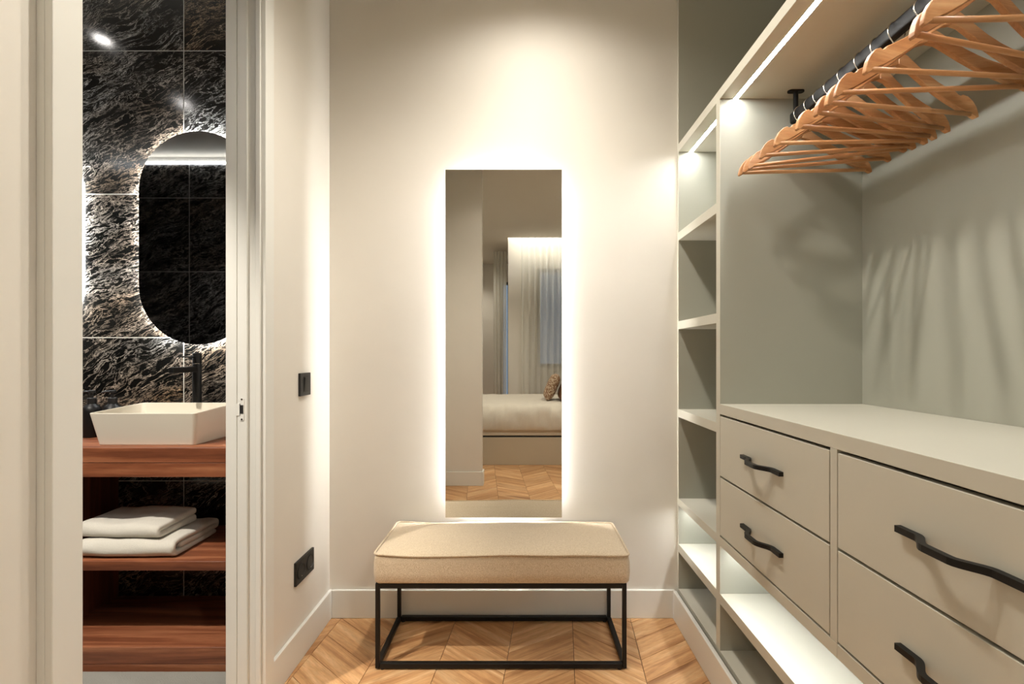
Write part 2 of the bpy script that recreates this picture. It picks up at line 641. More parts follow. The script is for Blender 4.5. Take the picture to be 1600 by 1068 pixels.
def window(name, x0, x1, y0, y1, z0, z1, mull=None):
    w = tag(empty(name, ((x0 + x1) / 2, (y0 + y1) / 2, z0)), kind='structure')
    ym = (y0 + y1) / 2
    f = 0.05
    mk('frame', boxes([(x0, x0 + f, ym - 0.03, ym + 0.03, z0, z1), (x1 - f, x1, ym - 0.03, ym + 0.03, z0, z1),
                       (x0 + f, x1 - f, ym - 0.03, ym + 0.03, z0, z0 + f), (x0 + f, x1 - f, ym - 0.03, ym + 0.03, z1 - f, z1)], 0.004), 'window_paint', w)
    if mull:
        mk('mullion', B(mull - 0.025, mull + 0.025, ym - 0.025, ym + 0.025, z0 + f, z1 - f), 'window_paint', w)
        mk('pane', B(x0 + f, mull - 0.025, ym - 0.004, ym + 0.004, z0 + f, z1 - f), 'window_glass', w)
        mk('pane', B(mull + 0.025, x1 - f, ym - 0.004, ym + 0.004, z0 + f, z1 - f), 'window_glass', w)
    else:
        mk('pane', B(x0 + f, x1 - f, ym - 0.004, ym + 0.004, z0 + f, z1 - f), 'window_glass', w)
    return w


window('window_1', WX0, WX1, -3.30, -3.15, WZ0, WZ1, 0.70)
window('window_2', -0.40, -0.21, -5.15, -5.0, 0.0, 2.60)


# ================================================================== DOWNLIGHTS
def downlight(x, y, power, col, label, lens='lamp_lens', size=115, blend=0.5, group='recessed ceiling spotlights', aim=None, r=0.035):
    e = tag(empty('ceiling_spotlight', (x, y, H_CEIL)), label, 'spotlight', group)
    bm = bmesh.new()
    N = 24
    prof = [(r, -0.001), (r + 0.012, -0.003), (r + 0.014, 0.0), (r, 0.0)]
    rings = [[bm.verts.new((x + a * math.cos(2 * PI * k / N), y + a * math.sin(2 * PI * k / N), H_CEIL + z)) for k in range(N)] for a, z in prof]
    for i in range(4):
        A, C = rings[i], rings[(i + 1) % 4]
        for k in range(N):
            bm.faces.new((A[k], A[(k + 1) % N], C[(k + 1) % N], C[k]))
    mk('trim_ring', bm, 'white_trim', e, smooth=False)
    mk('lens', lathe(bmesh.new(), [(r, H_CEIL - 0.0016), (r, H_CEIL - 0.0004)], x, y, 20), lens, e)
    ld = bpy.data.lights.new('bulb', 'SPOT')
    ld.energy = power; ld.color = col; ld.spot_size = math.radians(size); ld.spot_blend = blend
    ld.shadow_soft_size = r
    lo = bpy.data.objects.new('bulb', ld)
    COL.objects.link(lo)
    lo.parent = e
    lo.location = (0, 0, -0.02 - 0.0)
    if aim:
        d = Vector(aim) - Vector((x, y, H_CEIL))
        lo.rotation_euler = d.to_track_quat('-Z', 'Y').to_euler()
    return e


downlight(0.06, 1.70, P_SPOT * 1.35, WARM, 'ceiling spotlight above the bench, nearest the end wall', size=150, blend=1.0)
downlight(0.0, 1.25, P_SPOT * 1.75, WARM, 'ceiling spotlight in the middle of the closet, between two others', size=130, blend=0.7)
downlight(-0.15, 0.50, P_SPOT * 0.42, WARM, 'ceiling spotlight nearest the bedroom opening of the closet', size=130, blend=0.7)
downlight(-2.33, 1.72, P_BATH, NEUTRAL, 'bathroom ceiling spotlight above the vanity', 'lamp_lens_cool', size=110, blend=0.5)
downlight(-2.357, 1.03, P_BATH, NEUTRAL, 'bathroom ceiling spotlight in the middle of the ceiling', 'lamp_lens_cool', size=110, blend=0.5)
downlight(-1.75, 0.55, P_BATH * 14.0, WARM, 'added bathroom fill spotlight tilted towards the vanity', 'lamp_lens_cool', size=54, blend=0.5, aim=(-1.55, 1.85, 0.55))  # unseen lamp added to brighten the basin and towels
downlight(-0.9, -4.2, 25.0, WARM, 'added bedroom fill spotlight in the recess beyond the curtain', size=130, blend=0.6)  # lamp added to lift the dark recess
downlight(1.0, -0.75, P_BED_FILL * 0.5, WARM, 'added bedroom fill spotlight near the closet opening', size=130, blend=0.6)  # added lamp, kept out of the mirror's view, lights the bed side
downlight(-1.0, -1.7, P_BED_FILL * 0.5, WARM, 'added bedroom fill spotlight above the bed', size=130, blend=0.6)  # second added lamp outside the reflection, brightens the duvet
mk('cove_led_strip', B(-0.2, 1.6, -2.912, -2.901, 3.02, 3.035), 'led_cove')
tag(bpy.data.objects['cove_led_strip'], 'white light strip hidden in the ceiling slot above the curtains', 'light strip')

# ================================================================== DRESSING MIRROR
YM = 2.165
mx0, mx1, mz0, mz1 = -0.340, 0.184, 0.465, 2.030
mir = tag(empty('dressing_mirror', ((mx0 + mx1) / 2, YM, mz0)), 'tall frameless rectangular mirror with white backlight above the bench', 'mirror')
mk('glass', B(mx0, mx1, YM, YM + 0.005, mz0, mz1, 0.0006, 1), 'mirror_glass', mir)
ins = 0.055
fr = boxes([(mx0 + ins, mx0 + ins + 0.02, YM + 0.005, YW, mz0 + ins, mz1 - ins), (mx1 - ins - 0.02, mx1 - ins, YM + 0.005, YW, mz0 + ins, mz1 - ins),
            (mx0 + ins + 0.02, mx1 - ins - 0.02, YM + 0.005, YW, mz0 + ins, mz0 + ins + 0.02), (mx0 + ins + 0.02, mx1 - ins - 0.02, YM + 0.005, YW, mz1 - ins - 0.02, mz1 - ins)])
mk('backing_frame', fr, 'white_trim', mir)
e = 0.003
for q in ((mx0 + ins - e, mx0 + ins, YM + 0.016, YW - 0.006, mz0 + ins, mz1 - ins), (mx1 - ins, mx1 - ins + e, YM + 0.016, YW - 0.006, mz0 + ins, mz1 - ins),
          (mx0 + ins, mx1 - ins, YM + 0.016, YW - 0.006, mz0 + ins - e, mz0 + ins), (mx0 + ins, mx1 - ins, YM + 0.016, YW - 0.006, mz1 - ins, mz1 - ins + e)):
    mk('light_strip', B(*q), 'led_mirror', mir)

# ================================================================== BENCH
bx0, bx1, by0, by1 = -0.556, 0.404, 1.828, 2.172
bench = tag(empty('bench', ((bx0 + bx1) / 2, (by0 + by1) / 2, 0)), 'beige upholstered bench on a thin black metal frame under the mirror', 'bench')
T = 0.019
ft = 0.006
for yy in (by0, by1 - T):
    mk('rail', B(bx0 + T, bx1 - T, yy, yy + T, ft, ft + T, 0.002), 'black_metal', bench)
    mk('rail', B(bx0 + T, bx1 - T, yy, yy + T, 0.329 - T, 0.329, 0.002), 'black_metal', bench)
for xx in (bx0, bx1 - T):
    mk('rail', B(xx, xx + T, by0 + T, by1 - T, ft, ft + T, 0.002), 'black_metal', bench)
    mk('rail', B(xx, xx + T, by0 + T, by1 - T, 0.329 - T, 0.329, 0.002), 'black_metal', bench)
    for yy in (by0, by1 - T):
        lg = mk('leg', B(xx + 0.002, xx + T - 0.002, yy, yy + T, ft, 0.329, 0.002), 'black_metal', bench)
        c = bmesh.new()
        fx = xx + (0.028 if xx < 0 else T - 0.028)
        tube(c, [(fx, yy + T / 2, 0.0005), (fx, yy + T / 2, ft + 0.001)], 0.008, 10)
        mk('foot', c, 'black_plastic', lg)

# cushion: rounded box with a crowned top
cx0, cx1, cy0, cy1 = bx0 - 0.004, bx1 + 0.010, by0 - 0.006, by1 + 0.008
cz0, cz1 = 0.330, 0.437
NX, NY = 56, 24


def crown(x, y):
    u = (x - cx0) / (cx1 - cx0) * 2 - 1
    w = (y - cy0) / (cy1 - cy0) * 2 - 1
    return 0.018 * (1 - abs(u) ** 4) * (1 - abs(w) ** 3) + 0.003 * noise.noise(Vector((x * 5, y * 5, 0))) * (1 - u ** 8)


def rim(x, y):
    return 0.0045 * math.sin(x * 9 + 1.2) * math.exp(-((x - cx0) / 0.5) ** 2) + 0.003 * noise.noise(Vector((x * 6, y * 7, 3)))


cb = bmesh.new()


def perim(n_x, n_y, inset, rc):
    """rounded-rectangle loop, same vertex count for every inset"""
    pts = []
    x0, x1, y0, y1 = cx0 + inset, cx1 - inset, cy0 + inset, cy1 - inset
    def arc(cx, cy, a0):
        return [(cx + rc * math.cos(a0 + PI / 2 * k / 5), cy + rc * math.sin(a0 + PI / 2 * k / 5)) for k in range(6)]
    def seg(a, b, n):
        return [(a[0] + (b[0] - a[0]) * k / n, a[1] + (b[1] - a[1]) * k / n) for k in range(1, n)]
    A = arc(x0 + rc, y0 + rc, PI); Bc = arc(x1 - rc, y0 + rc, 1.5 * PI); Cc = arc(x1 - rc, y1 - rc, 0); D = arc(x0 + rc, y1 - rc, PI / 2)
    pts += A + seg(A[-1], Bc[0], n_x) + Bc + seg(Bc[-1], Cc[0], n_y) + Cc + seg(Cc[-1], D[0], n_x) + D + seg(D[-1], A[0], n_y)
    return pts


layers = [(0.006, cz0, 0.0), (0.001, cz0 + 0.006, 0.0), (0.000, cz0 + 0.04, 0.2), (0.001, cz1 - 0.03, 0.6), (0.003, cz1 - 0.006, 1.0), (0.006, cz1, 1.0),
          (0.012, cz1 + 0.001, 1.0), (0.03, cz1 + 0.002, 0.8), (0.06, cz1 + 0.002, 0.4), (0.10, cz1 + 0.002, 0.1), (0.14, cz1 + 0.002, 0.0), (0.165, cz1 + 0.002, 0.0)]
loops = []
for ins_, z, wv in layers:
    rc = max(0.022 - ins_ * 0.6, 0.002)
    L = []
    for (x, y) in perim(40, 12, ins_, rc):
        zz = z + wv * rim(x, y)
        if z > cz1: zz += crown(x, y)
        if z < cz1 - 0.001:
            bul = 0.004 * math.sin(PI * (z - cz0) / (cz1 - cz0)) + 0.002 * noise.noise(Vector((x * 8, y * 8, z * 10)))
            nx_ = 1 if x > cx1 - 0.03 else (-1 if x < cx0 + 0.03 else 0)
            x += nx_ * bul
        L.append(cb.verts.new((x, y, zz)))
    loops.append(L)
for A, C in zip(loops, loops[1:]):
    n_ = len(A)
    for k in range(n_):
        cb.faces.new((A[k], A[(k + 1) % n_], C[(k + 1) % n_], C[k]))
cb.faces.new(loops[0][::-1]); cb.faces.new(loops[-1])
cush = mk('seat_cushion', cb, 'bench_fabric', bench, smooth=True)
pb = bmesh.new()
tube(pb, [(x, y, cz1 + 0.001 + rim(x, y)) for (x, y) in perim(40, 12, 0.002, 0.02)], 0.0045, 8, closed=True)
mk('piping', pb, 'bench_fabric', cush, smooth=True)

# ================================================================== SWITCH + SOCKET
sw = tag(empty('light_switch', (XL, 1.935, 1.034)), 'square black light switch on the left wall above the double socket', 'switch')
mk('plate', B(XL, XL + 0.010, 1.890, 1.981, 1.034, 1.125, 0.002), 'black_plastic', sw)
mk('inner_frame', B(XL + 0.010, XL + 0.0115, 1.913, 1.958, 1.048, 1.111, 0.0006, 1), 'black_metal', sw)
rk = bmesh.new()
prism(rk, [(1.052, 0.0015), (1.107, 0.0015), (1.107, 0.006), (1.052, 0.0025)], lambda p, k: (XL + 0.010 + p[1], 1.919 + 0.033 * k, p[0]))
mk('rocker', rk, 'black_plastic', sw)
so = tag(empty('power_socket', (XL, 1.934, 0.303)), 'black double power socket low on the left wall above the baseboard', 'socket')
mk('plate', B(XL, XL + 0.010, 1.853, 2.014, 0.303, 0.394, 0.002), 'black_plastic', so)
for yc in (1.894, 1.974):
    bm = bmesh.new()
    N = 24
    rr = [(0.031, 0.0100), (0.031, 0.0125), (0.0275, 0.0125), (0.0265, 0.0106)]
    rings = [[bm.verts.new((XL + h, yc + a * math.cos(2 * PI * k / N), 0.3485 + a * math.sin(2 * PI * k / N))) for k in range(N)] for a, h in rr]
    for A, C in zip(rings, rings[1:]):
        for k in range(N): bm.faces.new((A[k], A[(k + 1) % N], C[(k + 1) % N], C[k]))
    bm.faces.new(rings[-1])
    wlm = mk('socket_well', bm, 'black_plastic', so)
    c = bmesh.new()
    tube(c, [(XL + 0.0104, yc, 0.329), (XL + 0.0135, yc, 0.329)], 0.0022, 8)
    mk('earth_pin', c, 'chrome', wlm)

# ================================================================== WARDROBE
WALLC = 'greige_lacquer'
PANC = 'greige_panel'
SH = [(0.100, 0.137), (0.305, 0.341), (0.513, 0.546), (0.915, 0.951), (1.313, 1.349), (1.715, 1.752)]
TB0, TB1 = 2.116, 2.152
YP0, YP1 = 1.727, 1.760       # partition between shelf column and the hanging bay
YE = 2.182
YN = -0.04                    # near end of the wardrobe


def led(y0, y1, z, parent, mat, x0=0.762, x1=0.778):
    s = mk('led_profile', boxes([(x0 - 0.002, x0, y0, y1, z - 0.0015, z), (x1, x1 + 0.002, y0, y1, z - 0.0015, z)]), 'white_trim', parent)
    mk('light_strip', B(x0, x1, y0, y1, z - 0.0012, z), mat, parent)


su = tag(empty('shelf_unit', ((XF + XB) / 2, 1.97, 0.1)), 'narrow open shelf column between the end wall and the hanging bay', 'shelf unit')
def panel(y0, y1, z0, z1, parent):
    """board face darkened as painted interior shade; a paler strip keeps the front edge lit"""
    p = mk('side_panel', B(XF + 0.0012, XB, y0, y1, z0, z1), PANC, parent)  # same lacquer as the fronts, with interior shade put into its colour
    mk('lit_edge', B(XF, XF + 0.0012, y0, y1, z0, z1), WALLC, p)  # strip added so the front edge keeps the lit lacquer tone


panel(YE, YW - 0.0005, 0.1, TB0, su)
panel(YP0, YP1, 0.1, TB0, su)
mk('back_panel', B(XB, XB + 0.012, YP1, YE, 0.1, TB0), PANC, su)
for z0, z1 in SH:
    mk('shelf', B(XF, XB, YP1, YE, z0, z1, 0.0006, 1), WALLC, su)
led(YP1, YE, SH[2][0], su, 'led_low')

wf = tag(empty('hanging_bay', ((XF + XB) / 2, 0.85, 1.0215)), 'open hanging bay of the wardrobe with plain greige back panel', 'wardrobe')
mk('back_panel', B(XB, XB + 0.012, YN, YP0, 1.0215, TB0), PANC, wf)
mk('side_panel', B(XF, XB, YN - 0.02, YN, 1.0215, TB0, 0.0006, 1), WALLC, wf)
uc = tag(empty('upper_compartment', ((XF + XB) / 2, 1.0, TB0)), 'dark open compartment above the rail, with light strips under its board', 'wardrobe')
mk('bottom_board', B(XF, XB, YN, YE, TB0, TB1, 0.0006, 1), WALLC, uc)
mk('back_panel', B(XB, XB + 0.012, YN, YE, TB1, H_CEIL - 0.001), PANC, uc)
mk('side_panel', B(XF, XB, YN - 0.02, YN, TB0, H_CEIL - 0.001, 0.0006, 1), WALLC, uc)
panel(YE, YW - 0.0005, TB0, H_CEIL - 0.001, uc)
led(YN, YP0, TB0, uc, 'led_wardrobe')
led(YP1, YE, TB0, uc, 'led_wardrobe')

wt = mk('worktop', B(XF, XB, YN - 0.02, YP0, 0.985, 1.0215, 0.0008, 1), WALLC)
tag(wt, 'long greige worktop over the drawers inside the wardrobe', 'worktop')


def handle_mesh(yc, z):
    bm = bmesh.new()
    pts = []
    L = 0.117
    for k in range(41):
        y = -L + 2 * L * k / 40
        a = min(1.0, max(0.0, (L * 0.62 - abs(y)) / (L * 0.42)))
        a = a * a * (3 - 2 * a)
        pts.append((y, 0.0065 + 0.027 * a))
    rings = []
    for i, (y, h) in enumerate(pts):
        p, q = pts[max(i - 1, 0)], pts[min(i + 1, 40)]
        d = Vector((q[0] - p[0], q[1] - p[1])).normalized()
        nx, ny = -d.y, d.x
        w = 0.006
        th = 0.006
        ring = []
        for s, zz in ((-th, -w), (th, -w), (th, w), (-th, w)):
            ring.append(bm.verts.new((XF - (h + ny * s), yc + y + nx * s, z + zz)))
        rings.append(ring)
    for A, C in zip(rings, rings[1:]):
        for k in range(4): bm.faces.new((A[k], A[(k + 1) % 4], C[(k + 1) % 4], C[k]))
    bm.faces.new(rings[0][::-1]); bm.faces.new(rings[-1])
    es = [e for e in bm.edges if len(e.link_faces) == 2 and e.calc_face_angle(0) > 0.9]
    bmesh.ops.bevel(bm, geom=es, offset=0.0015, segments=2, affect='EDGES')
    return bm


bays = [(1.112, YP0, 'drawer cabinet nearest the shelf column, below the worktop'),
        (0.476, 1.087, 'drawer cabinet in the foreground, to the right of the first drawer cabinet'),
        (YN, 0.450, 'drawer cabinet at the near end of the wardrobe beside the bedroom opening')]
for i, (y0, y1, lab) in enumerate(bays):
    dc = tag(empty('drawer_cabinet', ((XF + XB) / 2, (y0 + y1) / 2, 0.1)), lab, 'cabinet', 'drawer cabinets under the worktop')
    if y0 > 0:
        dv = 0.0245
        mk('divider', B(XF, XB, y0 - dv, y0 - 0.0005, 0.5465, 0.985, 0.0006, 1), WALLC, dc)
    mk('base_board', B(XF, XB, y0 - (0.0245 if y0 > 0 else 0), y1, SH[2][0], SH[2][1], 0.0006, 1), WALLC, dc)
    mk('shelf', B(XF, XB, y0 - (0.0245 if y0 > 0 else 0), y1, SH[1][0], SH[1][1], 0.0006, 1), WALLC, dc)
    mk('bottom_board', B(XF, XB, y0 - (0.0245 if y0 > 0 else 0), y1, SH[0][0], SH[0][1], 0.0006, 1), WALLC, dc)
    mk('back_panel', B(XB, XB + 0.012, y0 - (0.0245 if y0 > 0 else 0), y1, 0.1, 0.985), PANC, dc)
    if y0 < 0: mk('side_panel', B(XF, XB, y0 - 0.02, y0, 0.1, 0.985, 0.0006, 1), WALLC, dc)
    mk('carcass_core', B(XF + 0.03, XB - 0.05, y0 + 0.001, y1 - 0.001, 0.548, 0.982), 'dark_gap', dc)
    led(y0 - (0.0245 if y0 > 0 else 0), y1, SH[2][0], dc, 'led_low')
    for z0, z1 in ((0.765, 0.9775), (0.5525, 0.7580)):
        dr = mk('drawer', B(XF - 0.0005, XF + 0.020, y0 + 0.0025, y1 - 0.003, z0, z1, 0.0008, 1), WALLC, dc)
        mk('handle', handle_mesh((y0 + y1) / 2 + 0.006, (z0 + z1) / 2 + (0.002 if z0 > 0.7 else -0.003)), 'black_metal', dr)

# ---- clothes rail
RX, RZ = 0.957, 2.026
cr = tag(empty('clothes_rail', (RX, 0.8, RZ)), 'black metal clothes rail hung under the lit top board', 'rail')
rb = bmesh.new()
N = 20
rings = []
for y in (0.10, 1.690):
    ring = []
    for k in range(N):
        a = 2 * PI * k / N
        ring.append(rb.verts.new((RX + 0.0125 * math.copysign(abs(math.cos(a)) ** 0.4, math.cos(a)), y, RZ + 0.019 * math.copysign(abs(math.sin(a)) ** 0.4, math.sin(a)))))
    rings.append(ring)
for k in range(N): rb.faces.new((rings[0][k], rings[0][(k + 1) % N], rings[1][(k + 1) % N], rings[1][k]))
rb.faces.new(rings[0][::-1]); rb.faces.new(rings[1])
mk('tube', rb, 'black_metal', cr, smooth=False)
for yy in (1.676, 0.2):
    c = bmesh.new()
    tube(c, [(RX, yy, RZ + 0.016), (RX, yy, TB0 - 0.003)], 0.008, 12)
    post = mk('post', c, 'black_metal', cr, smooth=False)
    bm = bmesh.new()
    ol = [(0.017 * (1 if k < 9 else -1) + 0.0115 * math.cos(-PI / 2 + PI * (k if k < 9 else k - 1) / 8), 0.0115 * math.sin(-PI / 2 + PI * (k if k < 9 else k - 1) / 8)) for k in range(18)]
    prism(bm, ol, lambda p, k: (RX + p[0], yy + p[1], TB0 - 0.004 + 0.004 * k))
    mk('flange', bm, 'black_metal', post)


# ---- hangers
def hanger_outline():
    """flat shoulder outline, right half then mirrored; z=0 at the level of the bar ends"""
    top = [(0.000, 0.151), (0.014, 0.151), (0.028, 0.143), (0.055, 0.122), (0.085, 0.100), (0.115, 0.081), (0.145, 0.065), (0.160, 0.058),
           (0.165, 0.052), (0.171, 0.049), (0.177, 0.052), (0.190, 0.047), (0.202, 0.035), (0.211, 0.019), (0.2155, 0.003), (0.2165, -0.006)]
    bot = [(0.211, -0.008), (0.203, -0.003), (0.190, 0.006), (0.165, 0.018), (0.135, 0.036), (0.105, 0.055), (0.075, 0.076), (0.045, 0.098), (0.020, 0.115), (0.0, 0.120)]
    half = top + bot
    return half


HO = hanger_outline()
ntop = 16


def hanger_half(s):
    """one arm of the shoulder, 13 mm thick, slightly bowed forwards towards the tip"""
    bm = bmesh.new()
    n = len(HO)
    bow = lambda x: -0.22 * max(0, abs(x) - 0.03) ** 2 * 2.2
    F = [bm.verts.new((s * x, bow(x) - 0.0065, z)) for x, z in HO]
    K = [bm.verts.new((s * x, bow(x) + 0.0065, z)) for x, z in HO]
    for i in range(n):
        j = (i + 1) % n
        bm.faces.new((F[i], F[j], K[j], K[i]))
    top = list(range(0, ntop)); bot = list(range(n - 1, ntop - 1, -1))
    # triangulated caps via edge walking
    for side in (F, K):
        i = j = 0
        while i < len(top) - 1 or j < len(bot) - 1:
            if j == len(bot) - 1 or (i < len(top) - 1 and HO[top[i + 1]][0] <= HO[bot[j + 1]][0]):
                bm.faces.new((side[top[i]], side[top[i + 1]], side[bot[j]])); i += 1
            else:
                bm.faces.new((side[top[i]], side[bot[j + 1]], side[bot[j]])); j += 1
    bmesh.ops.recalc_face_normals(bm, faces=bm.faces)
    es = [e for e in bm.edges if len(e.link_faces) == 2 and e.calc_face_angle(0) > 1.1]
    bmesh.ops.bevel(bm, geom=es, offset=0.0014, segments=1, affect='EDGES')
    return bm


def meshdata(bm, mat, name, smooth=False):
    bmesh.ops.recalc_face_normals(bm, faces=bm.faces)
    if smooth:
        for f in bm.faces: f.smooth = True
    me = bpy.data.meshes.new(name)
    bm.to_mesh(me); bm.free()
    me.materials.append(MATS[mat])
    return me


HZ = 1.814                                   # tip height
HM = {}
HM['shoulder_l'] = meshdata(hanger_half(-1), 'beech', 'shoulder')
HM['shoulder_r'] = meshdata(hanger_half(1), 'beech', 'shoulder')
bowt = -0.22 * (0.205 - 0.03) ** 2 * 2.2
bm = bmesh.new()
tube(bm, [(-0.206, bowt, 0.004), (-0.07, bowt * 0.99, 0.004), (0.07, bowt * 0.99, 0.004), (0.206, bowt, 0.004)], 0.0058, 10)
HM['bar'] = meshdata(bm, 'beech', 'bar', True)
# wire hook: stem up from the peak, then round over the rail
bm = bmesh.new()
pts = [(0, 0, 0.120), (0, 0, 0.150), (-0.003, 0, 0.163), (-0.012, 0, 0.173)]
cz = RZ - HZ + 0.019 + 0.0017 - 0.0255
pts = [(0, 0, 0.146), (0, 0, 0.160), (-0.006, 0, 0.172)]
R_ = 0.0255
for k in range(17):
    a = math.radians(215 - 15 * k)
    pts.append((R_ * math.cos(a), 0, cz + R_ * math.sin(a) * 1.0))
tube(bm, pts, 0.0019, 8, up=Vector((0, 1, 0)))
HM['hook'] = meshdata(bm, 'chrome', 'hook', True)

pairs = [(1.641, 1.615), (1.615, 1.519), (1.587, 1.445), (1.499, 1.429), (1.412, 1.3945), (1.307, 1.3656), (1.2305, 1.322), (1.182, 1.2425),
         (1.140, 1.1116), (1.046, 1.0778), (0.928, 1.026), (0.893, 0.878)]
ords = ['first', 'second', 'third', 'fourth', 'fifth', 'sixth', 'seventh', 'eighth', 'ninth', 'tenth', 'eleventh', 'twelfth']
for i, (yl, yr) in enumerate(pairs):
    yc = (yl + yr) / 2 - bowt * 0.9
    ang = math.atan2(yr - yl, 0.42)
    o = bpy.data.objects.new('coat_hanger', None)
    o.empty_display_size = 0.03
    COL.objects.link(o)
    o.location = (RX, yc, HZ)
    o.rotation_euler = (0, 0, ang)
    lab = f'{ords[i]} wooden coat hanger from the far end of the black rail'
    if i == 0: lab = 'wooden coat hanger at the far end of the black rail, nearest the shelf column'
    if i == 11: lab = 'nearest and largest wooden coat hanger on the black rail, cut by the frame'
    tag(o, lab, 'hanger', 'wooden coat hangers on the black rail')
    for nm, key in (('shoulder', 'shoulder_l'), ('shoulder', 'shoulder_r'), ('bar', 'bar'), ('hook', 'hook')):
        c = bpy.data.objects.new(nm, HM[key])
        COL.objects.link(c)
        c.parent = o

# ================================================================== BATHROOM
van = tag(empty('vanity', (-1.86, 2.0, 0.004)), 'walnut bathroom vanity with open shelf under the basin', 'vanity')
VY0, VY1 = 1.812, 2.199
mk('counter', B(-2.80, -0.985, VY0, VY1, 0.792, 0.847, 0.001, 1), 'walnut', van)
mk('apron', B(-2.80, -0.985, VY0 + 0.001, VY1, 0.737, 0.7905, 0.001, 1), 'walnut', van)
mk('shelf', B(-1.838, -0.985, VY0, VY1, 0.3855, 0.420, 0.001, 1), 'walnut', van)
mk('shelf', B(-2.78, -1.864, VY0, VY1, 0.3855, 0.420, 0.001, 1), 'walnut', van)
mk('plinth', B(-2.80, -0.985, VY0, VY1, 0.034, 0.097, 0.001, 1), 'walnut', van)
mk('plinth', B(-2.80, -0.985, VY0 + 0.001, VY1, 0.004, 0.0325, 0.001, 1), 'walnut', van)
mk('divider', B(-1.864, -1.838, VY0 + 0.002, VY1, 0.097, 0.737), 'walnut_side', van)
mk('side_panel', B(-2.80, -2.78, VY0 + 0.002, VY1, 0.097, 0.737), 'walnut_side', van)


def basin(xc, label):
    bm = bmesh.new()
    zb, zt = 0.8475, 0.974
    def ring(w, yf, yb, zf, zk, r):
        x0, x1 = xc - w / 2, xc + w / 2
        pts = []
        for (cx, cy, a0) in ((x0 + r, yf + r, PI), (x1 - r, yf + r, 1.5 * PI), (x1 - r, yb - r, 0), (x0 + r, yb - r, PI / 2)):
            for k in range(6):
                a = a0 + PI / 2 * k / 5
                y = cy + r * math.sin(a)
                pts.append(bm.verts.new((cx + r * math.cos(a), y, zf + (zk - zf) * (y - yf) / (yb - yf))))
        return pts
    rise = 0.014
    L = [ring(0.372, 1.862, 2.088, zb, zb, 0.012), ring(0.376, 1.860, 2.090, zb + 0.004, zb + 0.004, 0.014), ring(0.413, 1.838, 2.108, zt - 0.002, zt - 0.002 + rise, 0.016),
         ring(0.411, 1.839, 2.107, zt, zt + rise, 0.016), ring(0.401, 1.844, 2.102, zt, zt + rise, 0.014), ring(0.399, 1.845, 2.101, zt - 0.002, zt - 0.002 + rise, 0.013),
         ring(0.365, 1.868, 2.082, zb + 0.025, zb + 0.025, 0.02), ring(0.33, 1.885, 2.065, zb + 0.016, zb + 0.016, 0.02)]
    for A, C in zip(L, L[1:]):
        for k in range(24): bm.faces.new((A[k], A[(k + 1) % 24], C[(k + 1) % 24], C[k]))
    bm.faces.new(L[0][::-1]); bm.faces.new(L[-1])
    o = tag(empty('wash_basin', (xc, 1.975, zb)), label, 'basin', 'white countertop basins')
    mk('bowl', bm, 'ceramic', o)
    mk('drain', lathe(bmesh.new(), [(0.022, zb + 0.0165), (0.022, zb + 0.019), (0.014, zb + 0.021)], xc, 1.975, 16), 'black_metal', o)
    return o


def faucet(xc, label):
    yb = 2.128
    f = tag(empty('basin_faucet', (xc, yb, 0.8475)), label, 'faucet', 'black basin faucets')
    mk('body', lathe(bmesh.new(), [(0.022, 0.8475), (0.022, 0.852), (0.0178, 0.854), (0.0178, 1.155), (0.0165, 1.1565), (0.0165, 1.158)], xc, yb, 24), 'black_metal', f)
    mk('spout', B(xc - 0.0105, xc + 0.0105, yb - 0.160, yb - 0.008, 1.122, 1.146, 0.003), 'black_metal', f)
    cap = mk('handle_cap', lathe(bmesh.new(), [(0.0178, 1.159), (0.0178, 1.204), (0.0165, 1.206)], xc, yb, 24), 'black_metal', f)
    c = bmesh.new()
    tube(c, [(xc, yb - 0.01, 1.187), (xc, yb - 0.095, 1.189)], 0.0035, 8)
    mk('lever', c, 'black_metal', cap)


basin(-1.449, 'white rectangular basin with sloping sides on the walnut counter')
basin(-2.230, 'second white basin on the far left end of the walnut counter')
faucet(-1.432, 'tall black basin faucet standing behind the white basin below the oval mirror')
faucet(-2.213, 'second black basin faucet at the far left end of the counter')


def dispenser(x, y, label):
    d = tag(empty('soap_dispenser', (x, y, 0.8475)), label, 'dispenser', 'black soap dispensers')
    mk('bottle', lathe(bmesh.new(), [(0.033, 0.8475), (0.0345, 0.851), (0.0345, 0.955), (0.033, 0.968), (0.026, 0.980), (0.0165, 0.987), (0.0155, 0.990)], x, y, 24), 'black_metal', d, smooth=True)
    mk('collar', lathe(bmesh.new(), [(0.0165, 0.990), (0.0165, 1.012), (0.015, 1.014)], x, y, 20), 'black_plastic', d)
    p = mk('pump', lathe(bmesh.new(), [(0.0055, 1.014), (0.0055, 1.034), (0.0125, 1.035), (0.0125, 1.044), (0.011, 1.046)], x, y, 16), 'black_plastic', d)
    c = bmesh.new()
    tube(c, [(x, y, 1.040), (x - 0.03, y - 0.006, 1.040), (x - 0.038, y - 0.008, 1.035)], 0.0045, 8)
    mk('nozzle', c, 'black_plastic', p)


dispenser(-1.748, 2.06, 'black soap dispenser with pump right behind the rim of the basin')
dispenser(-1.832, 2.055, 'black soap dispenser next to the door casing, left of its twin')


def pill(w, h, xc, zc, y, n=24):
    r = w / 2
    pts = []
    for k in range(n + 1):
        a = PI * k / n
        pts.append((xc + r * math.cos(a), zc + h / 2 - r + r * math.sin(a)))
    for k in range(n + 1):
        a = PI + PI * k / n
        pts.append((xc + r * math.cos(a), zc - h / 2 + r + r * math.sin(a)))
    return pts


